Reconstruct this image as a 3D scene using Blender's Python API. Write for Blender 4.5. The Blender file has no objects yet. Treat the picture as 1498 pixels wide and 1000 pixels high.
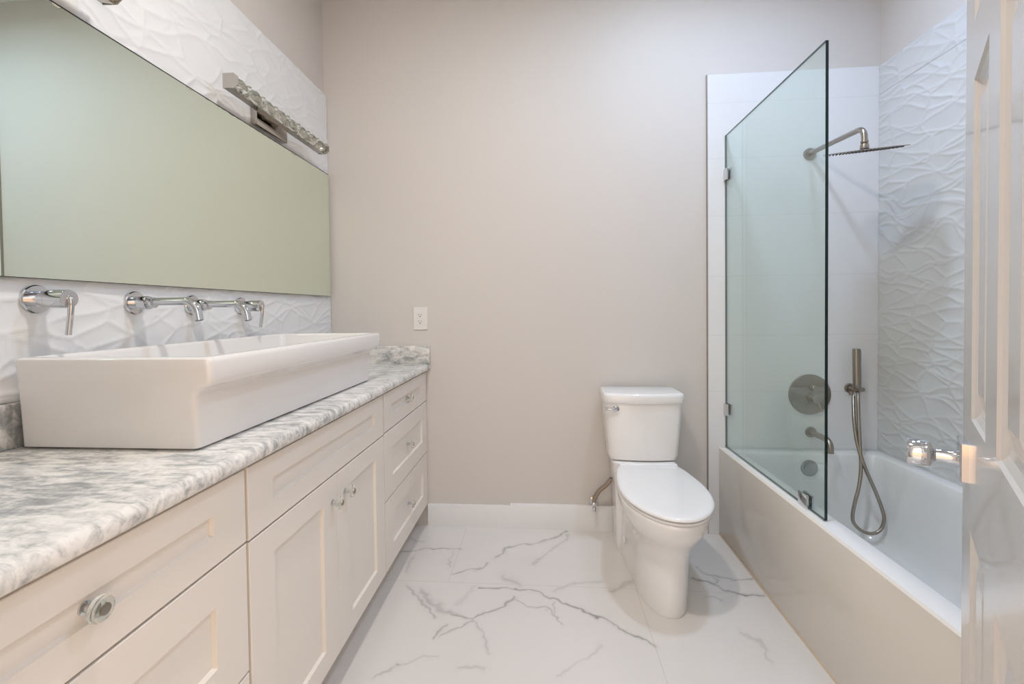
import bpy, bmesh, math, random
import numpy as np
from mathutils import Vector, Matrix

S = bpy.context.scene
COL = S.collection
PI = math.pi

# ------------------------------------------------------------------ camera
FPX, CX, CY = 666.05, 739.0, 466.6          # focal length and principal point in pixels of a 1498 x 1000 frame
RIGHT = Vector((0.99662966, 0.08114592, -0.01202776))
UP = Vector((0.01029631, 0.02172229, 0.99971102))
FWD = Vector((-0.08138374, 0.99646549, -0.02081357))
CAMP = Vector((0.0, -2.47984, 1.2))
cam = bpy.data.cameras.new('camera')
cam.sensor_fit = 'HORIZONTAL'
cam.sensor_width = 36.0
cam.lens = FPX / 1498 * 36.0
cam.shift_x = -(CX - 749) / 1498
cam.shift_y = (CY - 500) / 1498
cam.clip_start = 0.02
cam_ob = bpy.data.objects.new('camera', cam)
m3 = Matrix((RIGHT, UP, -FWD)).transposed()
cam_ob.matrix_world = Matrix.Translation(CAMP) @ m3.to_4x4()
COL.objects.link(cam_ob)
S.camera = cam_ob

# ------------------------------------------------------------------ world, exposure, lamps' strengths
S.view_settings.view_transform = 'Standard'
S.view_settings.look = 'None'
S.view_settings.gamma = 1.0
S.view_settings.use_curve_mapping = False
S.view_settings.exposure = 0.0
W = bpy.data.worlds.new('world')
S.world = W
W.use_nodes = True
bg = W.node_tree.nodes['Background']
# made-up gradient in place of the unseen hall, for fill light and chrome reflections
_t = W.node_tree
_tc = _t.nodes.new('ShaderNodeTexCoord')
_sx = _t.nodes.new('ShaderNodeSeparateXYZ')
_t.links.new(_tc.outputs['Generated'], _sx.inputs[0])
_mr = _t.nodes.new('ShaderNodeMapRange')
_mr.inputs['From Min'].default_value = -1
_t.links.new(_sx.outputs[2], _mr.inputs['Value'])
_cr = _t.nodes.new('ShaderNodeValToRGB')
_stops = [(0.0, (.60, .50, .42)), (.40, (.75, .62, .52)), (.462, (1.25, .92, .66)), (.485, (1.45, .95, .58)), (.492, (.16, .12, .10)), (.508, (.16, .12, .10)),
          (.515, (1.45, .95, .58)), (.535, (1.10, .96, .84)), (.60, (.90, 1.0, 1.08)), (1.0, (.95, 1.05, 1.15))]
_el = _cr.color_ramp.elements
_el[0].position, _el[0].color = _stops[0][0], _stops[0][1] + (1,)
_el[1].position, _el[1].color = _stops[-1][0], _stops[-1][1] + (1,)
for _p, _c in _stops[1:-1]:
    _e = _el.new(_p)
    _e.color = _c + (1,)
_t.links.new(_mr.outputs[0], _cr.inputs[0])
_mx = _t.nodes.new('ShaderNodeMix')
_mx.data_type = 'RGBA'
_mx.blend_type = 'MULTIPLY'
_mx.inputs[0].default_value = 1
HALL_FILL = (1.0, 0.84, 0.70)
_mx.inputs[7].default_value = HALL_FILL + (1,)
_t.links.new(_cr.outputs[0], _mx.inputs[6])
_t.links.new(_mx.outputs[2], bg.inputs['Color'])
bg.inputs['Strength'].default_value = 2.4
LAMPS = [  # x, y, watts, colour : recessed ceiling lamps, the last one added fill
    (1.26, -0.75, 4.0, (0.45, 0.62, 1.0)),
    (0.72, -0.85, 13.8, (0.58, 0.76, 1.0)),
    (-0.30, -1.60, 20.5, (1.0, 0.955, 0.91)),  # added fill lamp, out of view, to brighten the upper left wall
]
CEIL = 3.05


# ------------------------------------------------------------------ materials
def nt_mat(name):
    m = bpy.data.materials.new(name)
    m.use_nodes = True
    return m, m.node_tree, m.node_tree.nodes['Principled BSDF']


def mat(name, col, rough=0.5, metal=0.0, coat=0.0, noise=0.0, nscale=30.0, bump=0.0, spec=0.5):
    m, t, b = nt_mat(name)
    b.inputs['Roughness'].default_value = rough
    b.inputs['Metallic'].default_value = metal
    b.inputs['Specular IOR Level'].default_value = spec
    b.inputs['Coat Weight'].default_value = coat
    b.inputs['Coat Roughness'].default_value = 0.04
    tc = t.nodes.new('ShaderNodeTexCoord')
    nz = t.nodes.new('ShaderNodeTexNoise')
    nz.inputs['Scale'].default_value = nscale
    nz.inputs['Detail'].default_value = 4
    t.links.new(tc.outputs['Object'], nz.inputs['Vector'])
    mx = t.nodes.new('ShaderNodeMix')
    mx.data_type = 'RGBA'
    mx.inputs[6].default_value = tuple(c * (1 - noise) for c in col) + (1,)
    mx.inputs[7].default_value = tuple(min(1, c * (1 + noise)) for c in col) + (1,)
    t.links.new(nz.outputs['Fac'], mx.inputs[0])
    t.links.new(mx.outputs[2], b.inputs['Base Color'])
    if bump:
        bp = t.nodes.new('ShaderNodeBump')
        bp.inputs['Strength'].default_value = 1.0
        bp.inputs['Distance'].default_value = bump
        t.links.new(nz.outputs['Fac'], bp.inputs['Height'])
        t.links.new(bp.outputs['Normal'], b.inputs['Normal'])
    return m


M_WALL = mat('greige_wall_paint', (0.67, 0.625, 0.585), 0.55, noise=0.01, nscale=3, spec=0.3)
M_CEIL = mat('ceiling_paint', (0.80, 0.79, 0.77), 0.7, noise=0.01)
M_TRIM = mat('white_trim_paint', (0.80, 0.79, 0.78), 0.3, noise=0.01)
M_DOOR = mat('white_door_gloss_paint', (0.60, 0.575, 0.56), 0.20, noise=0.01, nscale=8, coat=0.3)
M_CAB = mat('cream_cabinet_paint', (0.80, 0.735, 0.665), 0.35, noise=0.01, nscale=6)
M_CABIN = mat('cabinet_carcass_tan', (0.50, 0.42, 0.31), 0.6, noise=0.05)
M_PORC = mat('white_porcelain', (0.80, 0.77, 0.745), 0.12, coat=0.6, noise=0.005)
M_TOILET = mat('white_vitreous_china', (0.87, 0.855, 0.84), 0.12, coat=0.6, noise=0.005)
M_SEAT = mat('white_seat_plastic', (0.88, 0.865, 0.855), 0.16, noise=0.005, coat=0.3)
M_TUB = mat('white_acrylic', (0.84, 0.83, 0.82), 0.15, coat=0.4, noise=0.005)
M_CHROME = mat('chrome', (0.64, 0.65, 0.67), 0.06, metal=1.0, noise=0.005)
M_DARK = mat('dark_gap', (0.06, 0.055, 0.05), 0.6)
M_SATIN = mat('satin_fixture_metal', (0.50, 0.47, 0.43), 0.12, metal=1.0, noise=0.02)
M_NICKEL = mat('brushed_nickel', (0.36, 0.32, 0.275), 0.30, metal=1.0, noise=0.06, nscale=120)
M_NICKDK = mat('dark_nickel_rubber', (0.10, 0.09, 0.08), 0.5)
M_PLAST = mat('white_outlet_plastic', (0.80, 0.77, 0.74), 0.3, noise=0.005)
M_CAULK = mat('tan_caulk', (0.62, 0.50, 0.36), 0.6, noise=0.04)
M_BRAID = mat('braided_steel_hose', (0.40, 0.33, 0.27), 0.35, metal=0.9, noise=0.25, nscale=400)
M_MIREDGE = mat('dark_mirror_edge_and_shade', (0.03, 0.035, 0.03), 0.3)
M_APRON = mat('glossy_apron_tile', (0.70, 0.655, 0.595), 0.10, noise=0.01, nscale=2, coat=0.3)
M_ROOMLT = mat('white_lamp_trim', (0.85, 0.85, 0.85), 0.4)


def math_node(t, op, a=None, b=None, va=0.0, vb=0.0):
    n = t.nodes.new('ShaderNodeMath')
    n.operation = op
    n.inputs[0].default_value = va
    n.inputs[1].default_value = vb
    if a is not None:
        t.links.new(a, n.inputs[0])
    if b is not None:
        t.links.new(b, n.inputs[1])
    return n.outputs[0]


def mirror_mat():
    m, t, b = nt_mat('mirror_silvered_glass')
    b.inputs['Metallic'].default_value = 1.0
    b.inputs['Roughness'].default_value = 0.0
    tc = t.nodes.new('ShaderNodeTexCoord')
    nz = t.nodes.new('ShaderNodeTexNoise')
    nz.inputs['Scale'].default_value = 0.8
    t.links.new(tc.outputs['Object'], nz.inputs['Vector'])
    mx = t.nodes.new('ShaderNodeMix')
    mx.data_type = 'RGBA'
    mx.inputs[6].default_value = (0.80, 0.885, 0.77, 1)
    mx.inputs[7].default_value = (0.81, 0.89, 0.79, 1)
    t.links.new(nz.outputs['Fac'], mx.inputs[0])
    t.links.new(mx.outputs[2], b.inputs['Base Color'])
    return m


M_MIRROR = mirror_mat()


def sheet_glass():
    m = bpy.data.materials.new('clear_shower_glass')
    m.use_nodes = True
    t = m.node_tree
    t.nodes.clear()
    out = t.nodes.new('ShaderNodeOutputMaterial')
    tr = t.nodes.new('ShaderNodeBsdfTransparent')
    tr.inputs['Color'].default_value = (0.905, 0.950, 0.930, 1)
    gl = t.nodes.new('ShaderNodeBsdfGlossy')
    gl.inputs['Roughness'].default_value = 0.0
    gl.inputs['Color'].default_value = (0.95, 1, 0.98, 1)
    lw = t.nodes.new('ShaderNodeLayerWeight')      # Schlick reflectance, the same from both sides of the pane
    lw.inputs['Blend'].default_value = 0.5
    p5 = math_node(t, 'POWER', lw.outputs['Facing'], None, vb=5.0)
    fr = math_node(t, 'MULTIPLY_ADD', p5, None, vb=0.96)
    fr.node.inputs[2].default_value = 0.035
    mx = t.nodes.new('ShaderNodeMixShader')
    t.links.new(fr, mx.inputs[0])
    t.links.new(tr.outputs[0], mx.inputs[1])
    t.links.new(gl.outputs[0], mx.inputs[2])
    t.links.new(mx.outputs[0], out.inputs[0])
    return m


M_GLASS = sheet_glass()
M_GLEDGE = mat('dark_green_glass_edge', (0.004, 0.018, 0.014), 0.08)
M_GLEDGE2 = mat('pale_green_glass_edge', (0.05, 0.085, 0.085), 0.1)


def crystal():
    m, t, b = nt_mat('clear_cut_crystal')
    b.inputs['Base Color'].default_value = (0.93, 0.945, 0.88, 1)
    b.inputs['Roughness'].default_value = 0.02
    b.inputs['IOR'].default_value = 1.5
    b.inputs['Transmission Weight'].default_value = 0.92
    return m


M_CRYST = crystal()


def lens_mat():
    m, t, b = nt_mat('lit_lamp_lens')
    b.inputs['Emission Color'].default_value = (1, 0.97, 0.93, 1)
    b.inputs['Emission Strength'].default_value = 6.0
    return m


M_LENS = lens_mat()


def tile_mat(name, col, joints, rough=0.14, groutmix=0.35, width=0.0013, gcol=(0.42, 0.41, 0.40)):
    """glossy white ceramic with horizontal grout joints at the given heights"""
    m, t, b = nt_mat(name)
    b.inputs['Roughness'].default_value = rough
    geo = t.nodes.new('ShaderNodeNewGeometry')
    sep = t.nodes.new('ShaderNodeSeparateXYZ')
    t.links.new(geo.outputs['Position'], sep.inputs[0])
    acc = None
    for z in joints:
        d = math_node(t, 'SUBTRACT', sep.outputs[2], None, vb=z)
        d = math_node(t, 'ABSOLUTE', d)
        l = math_node(t, 'LESS_THAN', d, None, vb=width)
        acc = l if acc is None else math_node(t, 'MAXIMUM', acc, l)
    mx = t.nodes.new('ShaderNodeMix')
    mx.data_type = 'RGBA'
    mx.inputs[6].default_value = col + (1,)
    mx.inputs[7].default_value = tuple(c * (1 - groutmix) + g * groutmix for c, g in zip(col, gcol)) + (1,)
    if acc is not None:
        t.links.new(acc, mx.inputs[0])
    else:
        mx.inputs[0].default_value = 0
    t.links.new(mx.outputs[2], b.inputs['Base Color'])
    return m


JOINTS = [2.257, 1.972, 1.674, 1.361, 1.053, 0.758]
M_TILEBACK = tile_mat('flat_white_wall_tile', (0.79, 0.785, 0.785), JOINTS, 0.16, 0.22)
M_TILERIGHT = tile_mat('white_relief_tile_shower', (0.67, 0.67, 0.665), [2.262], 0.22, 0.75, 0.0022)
M_TILELEFT = tile_mat('white_relief_tile_vanity', (0.80, 0.80, 0.80), [1.905], 0.16, 0.05)


def stone_mat():
    m, t, b = nt_mat('grey_white_quartzite')
    b.inputs['Roughness'].default_value = 0.16
    tc = t.nodes.new('ShaderNodeTexCoord')
    mp = t.nodes.new('ShaderNodeMapping')
    mp.inputs['Rotation'].default_value = (0, 0, -0.30)
    mp.inputs['Scale'].default_value = (15.0, 46.0, 30.0)
    t.links.new(tc.outputs['Object'], mp.inputs[0])
    n1 = t.nodes.new('ShaderNodeTexNoise')
    n1.inputs['Scale'].default_value = 1.0
    n1.inputs['Detail'].default_value = 7
    n1.inputs['Roughness'].default_value = 0.62
    n1.inputs['Distortion'].default_value = 0.6
    t.links.new(mp.outputs[0], n1.inputs[0])
    n2 = t.nodes.new('ShaderNodeTexNoise')
    n2.inputs['Scale'].default_value = 3.6
    n2.inputs['Detail'].default_value = 3
    t.links.new(tc.outputs['Object'], n2.inputs[0])
    n3 = t.nodes.new('ShaderNodeTexNoise')
    n3.inputs['Scale'].default_value = 110
    n3.inputs['Detail'].default_value = 4
    t.links.new(tc.outputs['Object'], n3.inputs[0])
    a = math_node(t, 'MULTIPLY', n2.outputs['Fac'], None, vb=0.5)
    s = math_node(t, 'ADD', n1.outputs['Fac'], a)
    s = math_node(t, 'ADD', s, math_node(t, 'MULTIPLY', n3.outputs['Fac'], None, vb=0.25))
    cr = t.nodes.new('ShaderNodeValToRGB')
    e = cr.color_ramp.elements
    e[0].position = 0.60
    e[0].color = (0.26, 0.265, 0.265, 1)
    e[1].position = 1.08
    e[1].color = (0.84, 0.80, 0.755, 1)
    k = cr.color_ramp.elements.new(0.76)
    k.color = (0.42, 0.42, 0.41, 1)
    k = cr.color_ramp.elements.new(0.86)
    k.color = (0.64, 0.62, 0.59, 1)
    t.links.new(s, cr.inputs[0])
    t.links.new(cr.outputs[0], b.inputs['Base Color'])
    return m


M_STONE = stone_mat()


def floor_mat():
    m, t, b = nt_mat('marble_look_porcelain_tile')
    b.inputs['Roughness'].default_value = 0.17
    at_ = t.nodes.new('ShaderNodeAttribute')
    at_.attribute_name = 'vein'
    geo = t.nodes.new('ShaderNodeNewGeometry')
    n1 = t.nodes.new('ShaderNodeTexNoise')
    n1.inputs['Scale'].default_value = 2.2
    n1.inputs['Detail'].default_value = 6
    t.links.new(geo.outputs['Position'], n1.inputs[0])
    base = t.nodes.new('ShaderNodeMix')
    base.data_type = 'RGBA'
    base.inputs[6].default_value = (0.70, 0.66, 0.625, 1)
    base.inputs[7].default_value = (0.79, 0.75, 0.715, 1)
    t.links.new(n1.outputs['Fac'], base.inputs[0])
    n2 = t.nodes.new('ShaderNodeTexNoise')
    n2.inputs['Scale'].default_value = 14
    n2.inputs['Detail'].default_value = 5
    t.links.new(geo.outputs['Position'], n2.inputs[0])
    sep = t.nodes.new('ShaderNodeSeparateColor')
    t.links.new(at_.outputs['Color'], sep.inputs[0])
    f = math_node(t, 'MULTIPLY', sep.outputs[0], math_node(t, 'MULTIPLY_ADD', n2.outputs['Fac'], None, vb=1.3))
    f.node.inputs[1].default_value = 1.0
    veined = t.nodes.new('ShaderNodeMix')
    veined.data_type = 'RGBA'
    veined.inputs[7].default_value = (0.24, 0.225, 0.22, 1)
    t.links.new(f, veined.inputs[0])
    t.links.new(base.outputs[2], veined.inputs[6])
    # grout joints
    sp = t.nodes.new('ShaderNodeSeparateXYZ')
    t.links.new(geo.outputs['Position'], sp.inputs[0])

    def near(o, v, w):
        return math_node(t, 'LESS_THAN', math_node(t, 'ABSOLUTE', math_node(t, 'SUBTRACT', o, None, vb=v)), None, vb=w)
    acc = near(sp.outputs[1], -0.52, 0.0012)
    acc = math_node(t, 'MAXIMUM', acc, near(sp.outputs[1], -1.12, 0.0012))
    acc = math_node(t, 'MAXIMUM', acc, near(sp.outputs[1], -1.72, 0.0012))
    front = math_node(t, 'LESS_THAN', sp.outputs[1], None, vb=-0.52)
    r2 = math_node(t, 'LESS_THAN', sp.outputs[1], None, vb=-1.12)
    back = math_node(t, 'GREATER_THAN', sp.outputs[1], None, vb=-0.52)
    acc = math_node(t, 'MAXIMUM', acc, math_node(t, 'MULTIPLY', front, near(sp.outputs[0], 0.387, 0.0012)))
    acc = math_node(t, 'MAXIMUM', acc, math_node(t, 'MULTIPLY', back, near(sp.outputs[0], -0.427, 0.0012)))
    g = t.nodes.new('ShaderNodeMix')
    g.data_type = 'RGBA'
    g.inputs[7].default_value = (0.60, 0.57, 0.53, 1)
    t.links.new(acc, g.inputs[0])
    t.links.new(veined.outputs[2], g.inputs[6])
    t.links.new(g.outputs[2], b.inputs['Base Color'])
    return m


M_FLOOR = floor_mat()


# ------------------------------------------------------------------ mesh helpers
def finish(bm, angle=32):
    bmesh.ops.recalc_face_normals(bm, faces=bm.faces)
    a = math.radians(angle)
    for f in bm.faces:
        f.smooth = True
    for e in bm.edges:
        if len(e.link_faces) == 2 and e.calc_face_angle(0) > a:
            e.smooth = False


def tag(o, label=None, cat=None, group=None, kind=None):
    if label:
        o['label'] = label
    if cat:
        o['category'] = cat
    if group:
        o['group'] = group
    if kind:
        o['kind'] = kind
    return o


def obj(name, bm, mats, parent=None, label=None, cat=None, group=None, kind=None, angle=32, flat=False):
    if isinstance(bm, bmesh.types.BMesh):
        finish(bm, 0.5 if flat else angle)
        me = bpy.data.meshes.new(name)
        bm.to_mesh(me)
        bm.free()
    else:
        me = bm
    if not isinstance(mats, (list, tuple)):
        mats = [mats]
    for m in mats:
        me.materials.append(m)
    o = bpy.data.objects.new(name, me)
    COL.objects.link(o)
    if parent is not None:
        o.parent = parent
        o.matrix_parent_inverse = Matrix.Translation(parent.location).inverted() if parent.type == 'EMPTY' else Matrix()
        if parent.type != 'EMPTY' and parent.parent is not None:
            o.matrix_parent_inverse = Matrix()
    return tag(o, label, cat, group, kind)


def thing(name, loc, label, cat, group=None, kind=None):
    o = bpy.data.objects.new(name, None)
    o.empty_display_size = 0.05
    COL.objects.link(o)
    o.location = loc
    return tag(o, label, cat, group, kind)


def copy_tree(o, parent=None):
    c = o.copy()
    COL.objects.link(c)
    if parent is not None:
        c.parent = parent
    for ch in list(o.children):
        copy_tree(ch, c)
    return c


def B():
    return bmesh.new()


def merge(dst, src, mi=None):
    me = bpy.data.meshes.new('tmp')
    if mi is not None:
        for f in src.faces:
            f.material_index = mi
    src.to_mesh(me)
    src.free()
    dst.from_mesh(me)
    bpy.data.meshes.remove(me)
    return dst


def box(bm, x0, x1, y0, y1, z0, z1, bev=0.0, seg=2, mi=0):
    b = B()
    bmesh.ops.create_cube(b, size=1)
    for v in b.verts:
        v.co = Vector((x0 + (v.co.x + .5) * (x1 - x0), y0 + (v.co.y + .5) * (y1 - y0), z0 + (v.co.z + .5) * (z1 - z0)))
    if bev > 0:
        bmesh.ops.bevel(b, geom=b.edges[:], offset=bev, segments=seg, affect='EDGES', profile=0.5)
    return merge(bm, b, mi)


def frame_from(axis):
    a = Vector(axis).normalized()
    h = Vector((0, 0, 1)) if abs(a.z) < 0.9 else Vector((1, 0, 0))
    x = h.cross(a).normalized()
    return x, a.cross(x), a


def lathe(bm, origin, axis, prof, n=32, mi=0):
    """prof: list of (distance along the axis, radius)"""
    b = B()
    o = Vector(origin)
    x, y, a = frame_from(axis)
    rings = []
    for d, r in prof:
        if r <= 1e-6:
            rings.append([b.verts.new(o + a * d)])
        else:
            rings.append([b.verts.new(o + a * d + (x * math.cos(2 * PI * k / n) + y * math.sin(2 * PI * k / n)) * r) for k in range(n)])
    for r0, r1 in zip(rings, rings[1:]):
        for k in range(n):
            k2 = (k + 1) % n
            if len(r0) == 1 and len(r1) == 1:
                continue
            if len(r0) == 1:
                b.faces.new((r0[0], r1[k], r1[k2]))
            elif len(r1) == 1:
                b.faces.new((r0[k], r0[k2], r1[0]))
            else:
                b.faces.new((r0[k], r0[k2], r1[k2], r1[k]))
    for r in (rings[0], rings[-1]):
        if len(r) > 1:
            b.faces.new(r)
    return merge(bm, b, mi)


def spline(pts, per=8):
    P = [Vector(p) for p in pts]
    P = [P[0] * 2 - P[1]] + P + [P[-1] * 2 - P[-2]]
    out = []
    for i in range(1, len(P) - 2):
        p0, p1, p2, p3 = P[i - 1:i + 3]
        for k in range(per):
            t = k / per
            out.append(0.5 * ((2 * p1) + (p2 - p0) * t + (2 * p0 - 5 * p1 + 4 * p2 - p3) * t * t + (3 * p1 - p0 - 3 * p2 + p3) * t ** 3))
    out.append(P[-2])
    return out


def tube(bm, pts, r, n=14, mi=0, cap=True):
    b = B()
    P = [Vector(p) for p in pts]
    T = [(P[min(i + 1, len(P) - 1)] - P[max(i - 1, 0)]).normalized() for i in range(len(P))]
    x, y, a = frame_from(T[0])
    rings = []
    for i, p in enumerate(P):
        if i:
            q = T[i - 1].rotation_difference(T[i])
            x = q @ x
            y = q @ y
        rr = r[i] if isinstance(r, (list, tuple)) else r
        rings.append([b.verts.new(p + (x * math.cos(2 * PI * k / n) + y * math.sin(2 * PI * k / n)) * rr) for k in range(n)])
    for r0, r1 in zip(rings, rings[1:]):
        for k in range(n):
            b.faces.new((r0[k], r0[(k + 1) % n], r1[(k + 1) % n], r1[k]))
    if cap:
        b.faces.new(rings[0])
        b.faces.new(rings[-1])
    return merge(bm, b, mi)


def loft(bm, rings, cap0=True, cap1=True, mi=0):
    b = B()
    R = [[b.verts.new(p) for p in r] for r in rings]
    n = len(R[0])
    for r0, r1 in zip(R, R[1:]):
        for k in range(n):
            b.faces.new((r0[k], r0[(k + 1) % n], r1[(k + 1) % n], r1[k]))
    if cap0:
        b.faces.new(R[0])
    if cap1:
        b.faces.new(R[-1])
    return merge(bm, b, mi)


def rrect(x0, x1, y0, y1, r, z, k=6):
    pts = []
    r = min(r, (x1 - x0) / 2 - 1e-4, (y1 - y0) / 2 - 1e-4)
    for cx, cy, a0 in ((x1 - r, y1 - r, 0), (x0 + r, y1 - r, PI / 2), (x0 + r, y0 + r, PI), (x1 - r, y0 + r, 1.5 * PI)):
        for i in range(k + 1):
            a = a0 + PI / 2 * i / k
            pts.append((cx + r * math.cos(a), cy + r * math.sin(a), z))
    return pts


def prism(bm, poly, axis, d0, d1, mi=0, bev=0):
    """extrude a 2D polygon; axis 'x': poly is (y,z), 'y': (x,z), 'z': (x,y)"""
    def P(p, d):
        return {'x': (d, p[0], p[1]), 'y': (p[0], d, p[1]), 'z': (p[0], p[1], d)}[axis]
    b = B()
    r0 = [b.verts.new(P(p, d0)) for p in poly]
    r1 = [b.verts.new(P(p, d1)) for p in poly]
    n = len(poly)
    for k in range(n):
        b.faces.new((r0[k], r0[(k + 1) % n], r1[(k + 1) % n], r1[k]))
    b.faces.new(r0)
    b.faces.new(r1)
    if bev:
        bmesh.ops.bevel(b, geom=b.edges[:], offset=bev, segments=2, affect='EDGES', profile=0.5)
    return merge(bm, b, mi)


def grid_mesh(name, P, nu, nv):
    """P: (nu*nv,3) array, row-major with v fastest"""
    idx = np.arange(nu * nv).reshape(nu, nv)
    f = np.stack([idx[:-1, :-1], idx[1:, :-1], idx[1:, 1:], idx[:-1, 1:]], -1).reshape(-1, 4)
    me = bpy.data.meshes.new(name)
    me.vertices.add(nu * nv)
    me.vertices.foreach_set('co', P.astype(np.float32).ravel())
    me.loops.add(f.size)
    me.loops.foreach_set('vertex_index', f.astype(np.int32).ravel())
    me.polygons.add(len(f))
    me.polygons.foreach_set('loop_start', np.arange(0, f.size, 4, dtype=np.int32))
    me.polygons.foreach_set('use_smooth', np.ones(len(f), dtype=bool))
    me.update(calc_edges=True)
    me.validate()
    return me


# pixel of the reference frame -> point on a plane of the room (used only to measure vein lines, hose bends)
def at(px, py, axis, val):
    d = FWD + RIGHT * ((px - CX) / FPX) - UP * ((py - CY) / FPX)
    i = 'xyz'.index(axis)
    return CAMP + d * ((val - CAMP[i]) / d[i])


# ------------------------------------------------------------------ room shell
XL, XR = -1.205, 1.722
YF = -2.25
TX0 = 0.8674     # left edge of the tub alcove tile

# floor with marble veins (vein strength stored per vertex)
xs = np.unique(np.round(np.concatenate([np.linspace(XL - .1, -.75, 8), np.arange(-.75, .96, .0035), np.linspace(.96, XR + .1, 8)]), 5))
ys = np.unique(np.round(np.concatenate([np.linspace(-3.1, -1.45, 12), np.arange(-1.45, .0, .0035), [0.0, .1]]), 5))
GX, GY = np.meshgrid(xs, ys, indexing='ij')


def zp(pts):
    return [at(550 + x / 2.14, 740 + y / 2.14, 'z', 0.0) for x, y in pts]


VEINS = [  # (points in a close-up of the floor, width m, strength)
    ([(330, 252), (440, 258), (520, 265), (580, 298), (650, 320), (720, 360), (800, 400), (875, 443)], .0035, .75),
    ([(105, 248), (135, 290), (165, 315), (190, 350)], .006, .45),
    ([(140, 262), (175, 300), (215, 332), (240, 335)], .010, .35),
    ([(180, 408), (215, 378)], .004, .5),
    ([(205, 405), (260, 385), (300, 360)], .004, .45),
    ([(235, 340), (295, 352), (345, 333), (395, 318), (435, 285)], .0045, .6),
    ([(225, 330), (300, 355), (330, 400), (350, 460)], .006, .32),
    ([(430, 290), (470, 310), (540, 328), (560, 345), (580, 375)], .003, .45),
    ([(555, 300), (560, 345)], .003, .4),
    ([(250, 305), (300, 265), (310, 250)], .012, .16),
    ([(1005, 185), (1040, 215), (1100, 225), (1215, 232)], .004, .5),
    ([(985, 224), (1040, 240), (1100, 268), (1150, 277), (1215, 275)], .005, .75),
    ([(1040, 215), (1065, 235), (1060, 248)], .005, .35),
    ([(1030, 278), (1060, 280), (1085, 292)], .006, .3),
    ([(85, 138), (150, 135), (210, 130), (270, 137)], .0045, .55),
    ([(115, 100), (150, 112)], .005, .3),
    ([(245, 140), (230, 165), (235, 190)], .005, .3),
    ([(245, 215), (320, 195), (345, 180)], .004, .5),
    ([(370, 165), (400, 150), (405, 135), (470, 120), (540, 108), (605, 80)], .005, .5),
    ([(490, 185), (560, 130), (605, 92)], .006, .25),
    ([(395, 220), (430, 235), (445, 245)], .010, .3),
    ([(0, 530), (70, 500), (150, 470), (190, 480)], .004, .3),
    ([(250, 505), (340, 515)], .005, .25),
    ([(72, 494), (80, 496)], .005, .6),
    ([(735, 262), (800, 235)], .012, .35),
    ([(1140, 390), (1200, 430), (1245, 490)], .004, .25),
    ([(575, 540), (620, 500), (700, 440)], .005, .2),
    ([(560, 260), (640, 240), (700, 232)], .006, .2),
    ([(120, 150), (95, 205)], .006, .2),
]
rng = np.random.RandomState(3)


def vnoise(x, y, s, seed):
    r = np.random.RandomState(seed)
    T = r.rand(64, 64)
    X = x / s + 100.0
    Y = y / s + 100.0
    i = np.floor(X).astype(int)
    j = np.floor(Y).astype(int)
    fx = X - i
    fy = Y - j
    fx = fx * fx * (3 - 2 * fx)
    fy = fy * fy * (3 - 2 * fy)
    g = lambda a, b: T[a % 64, b % 64]
    return (g(i, j) * (1 - fx) + g(i + 1, j) * fx) * (1 - fy) + (g(i, j + 1) * (1 - fx) + g(i + 1, j + 1) * fx) * fy


WX = GX + .030 * (vnoise(GX, GY, .06, 1) - .5) + .014 * (vnoise(GX, GY, .018, 2) - .5)
WY = GY + .030 * (vnoise(GX, GY, .06, 5) - .5) + .014 * (vnoise(GX, GY, .018, 6) - .5)
wmod = .5 + 1.0 * vnoise(GX, GY, .05, 8)
vein = np.zeros_like(GX)
for pts, w, st in VEINS:
    q = zp(pts)
    d = np.full_like(GX, 9.0)
    for a, b in zip(q, q[1:]):
        ax, ay, bx, by = a.x, a.y, b.x, b.y
        L2 = (bx - ax) ** 2 + (by - ay) ** 2 + 1e-9
        t_ = np.clip(((WX - ax) * (bx - ax) + (WY - ay) * (by - ay)) / L2, 0, 1)
        d = np.minimum(d, np.hypot(WX - ax - t_ * (bx - ax), WY - ay - t_ * (by - ay)))
    st, w = st * .78, w * .8
    s_ = st * np.exp(-(d / (w * wmod)) ** 2 * .7) + st * .22 * np.exp(-(d / (w * 4)) ** 2)
    vein = np.maximum(vein, s_)
me = grid_mesh('floor', np.stack([GX, GY, np.zeros_like(GX)], -1).reshape(-1, 3), len(xs), len(ys))
ca = me.color_attributes.new('vein', 'FLOAT_COLOR', 'POINT')
v4 = np.repeat(vein.reshape(-1, 1), 4, 1).astype(np.float32)
ca.data.foreach_set('color', v4.ravel())
obj('floor', me, M_FLOOR, label='white marble-look porcelain floor tile with grey veins', kind='structure')

b = box(B(), XL - .12, XR + .12, 0, .12, -.02, CEIL)
obj('wall_back', b, M_WALL, label='greige painted wall behind the toilet', kind='structure')
b = box(B(), XL - .12, XL, YF - .12, 0, -.02, CEIL)
obj('wall_left', b, M_WALL, label='painted wall behind the vanity', kind='structure')
b = box(B(), XR, XR + .12, YF - .12, 0, -.02, CEIL)
obj('wall_right', b, M_WALL, label='painted wall above the shower tile', kind='structure')
DX0, DX1, DH = -0.43, 0.325, 2.06      # doorway the photograph is taken from
b = box(B(), XL, DX0, YF - .12, YF, -.02, CEIL)
box(b, DX1, XR, YF - .12, YF, -.02, CEIL)
box(b, DX0, DX1, YF - .12, YF, DH, CEIL)
obj('wall_front', b, M_WALL, label='wall with the open doorway', kind='structure')
b = box(B(), TX0, XR, -1.64, -1.535, 0, CEIL)
obj('wall_alcove', b, M_WALL, label='wall at the near end of the bathtub', kind='structure')
b = box(B(), XL - .12, XR + .12, YF - .12, .12, CEIL, CEIL + .1)
obj('ceiling', b, M_CEIL, label='white ceiling', kind='structure')


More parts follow.
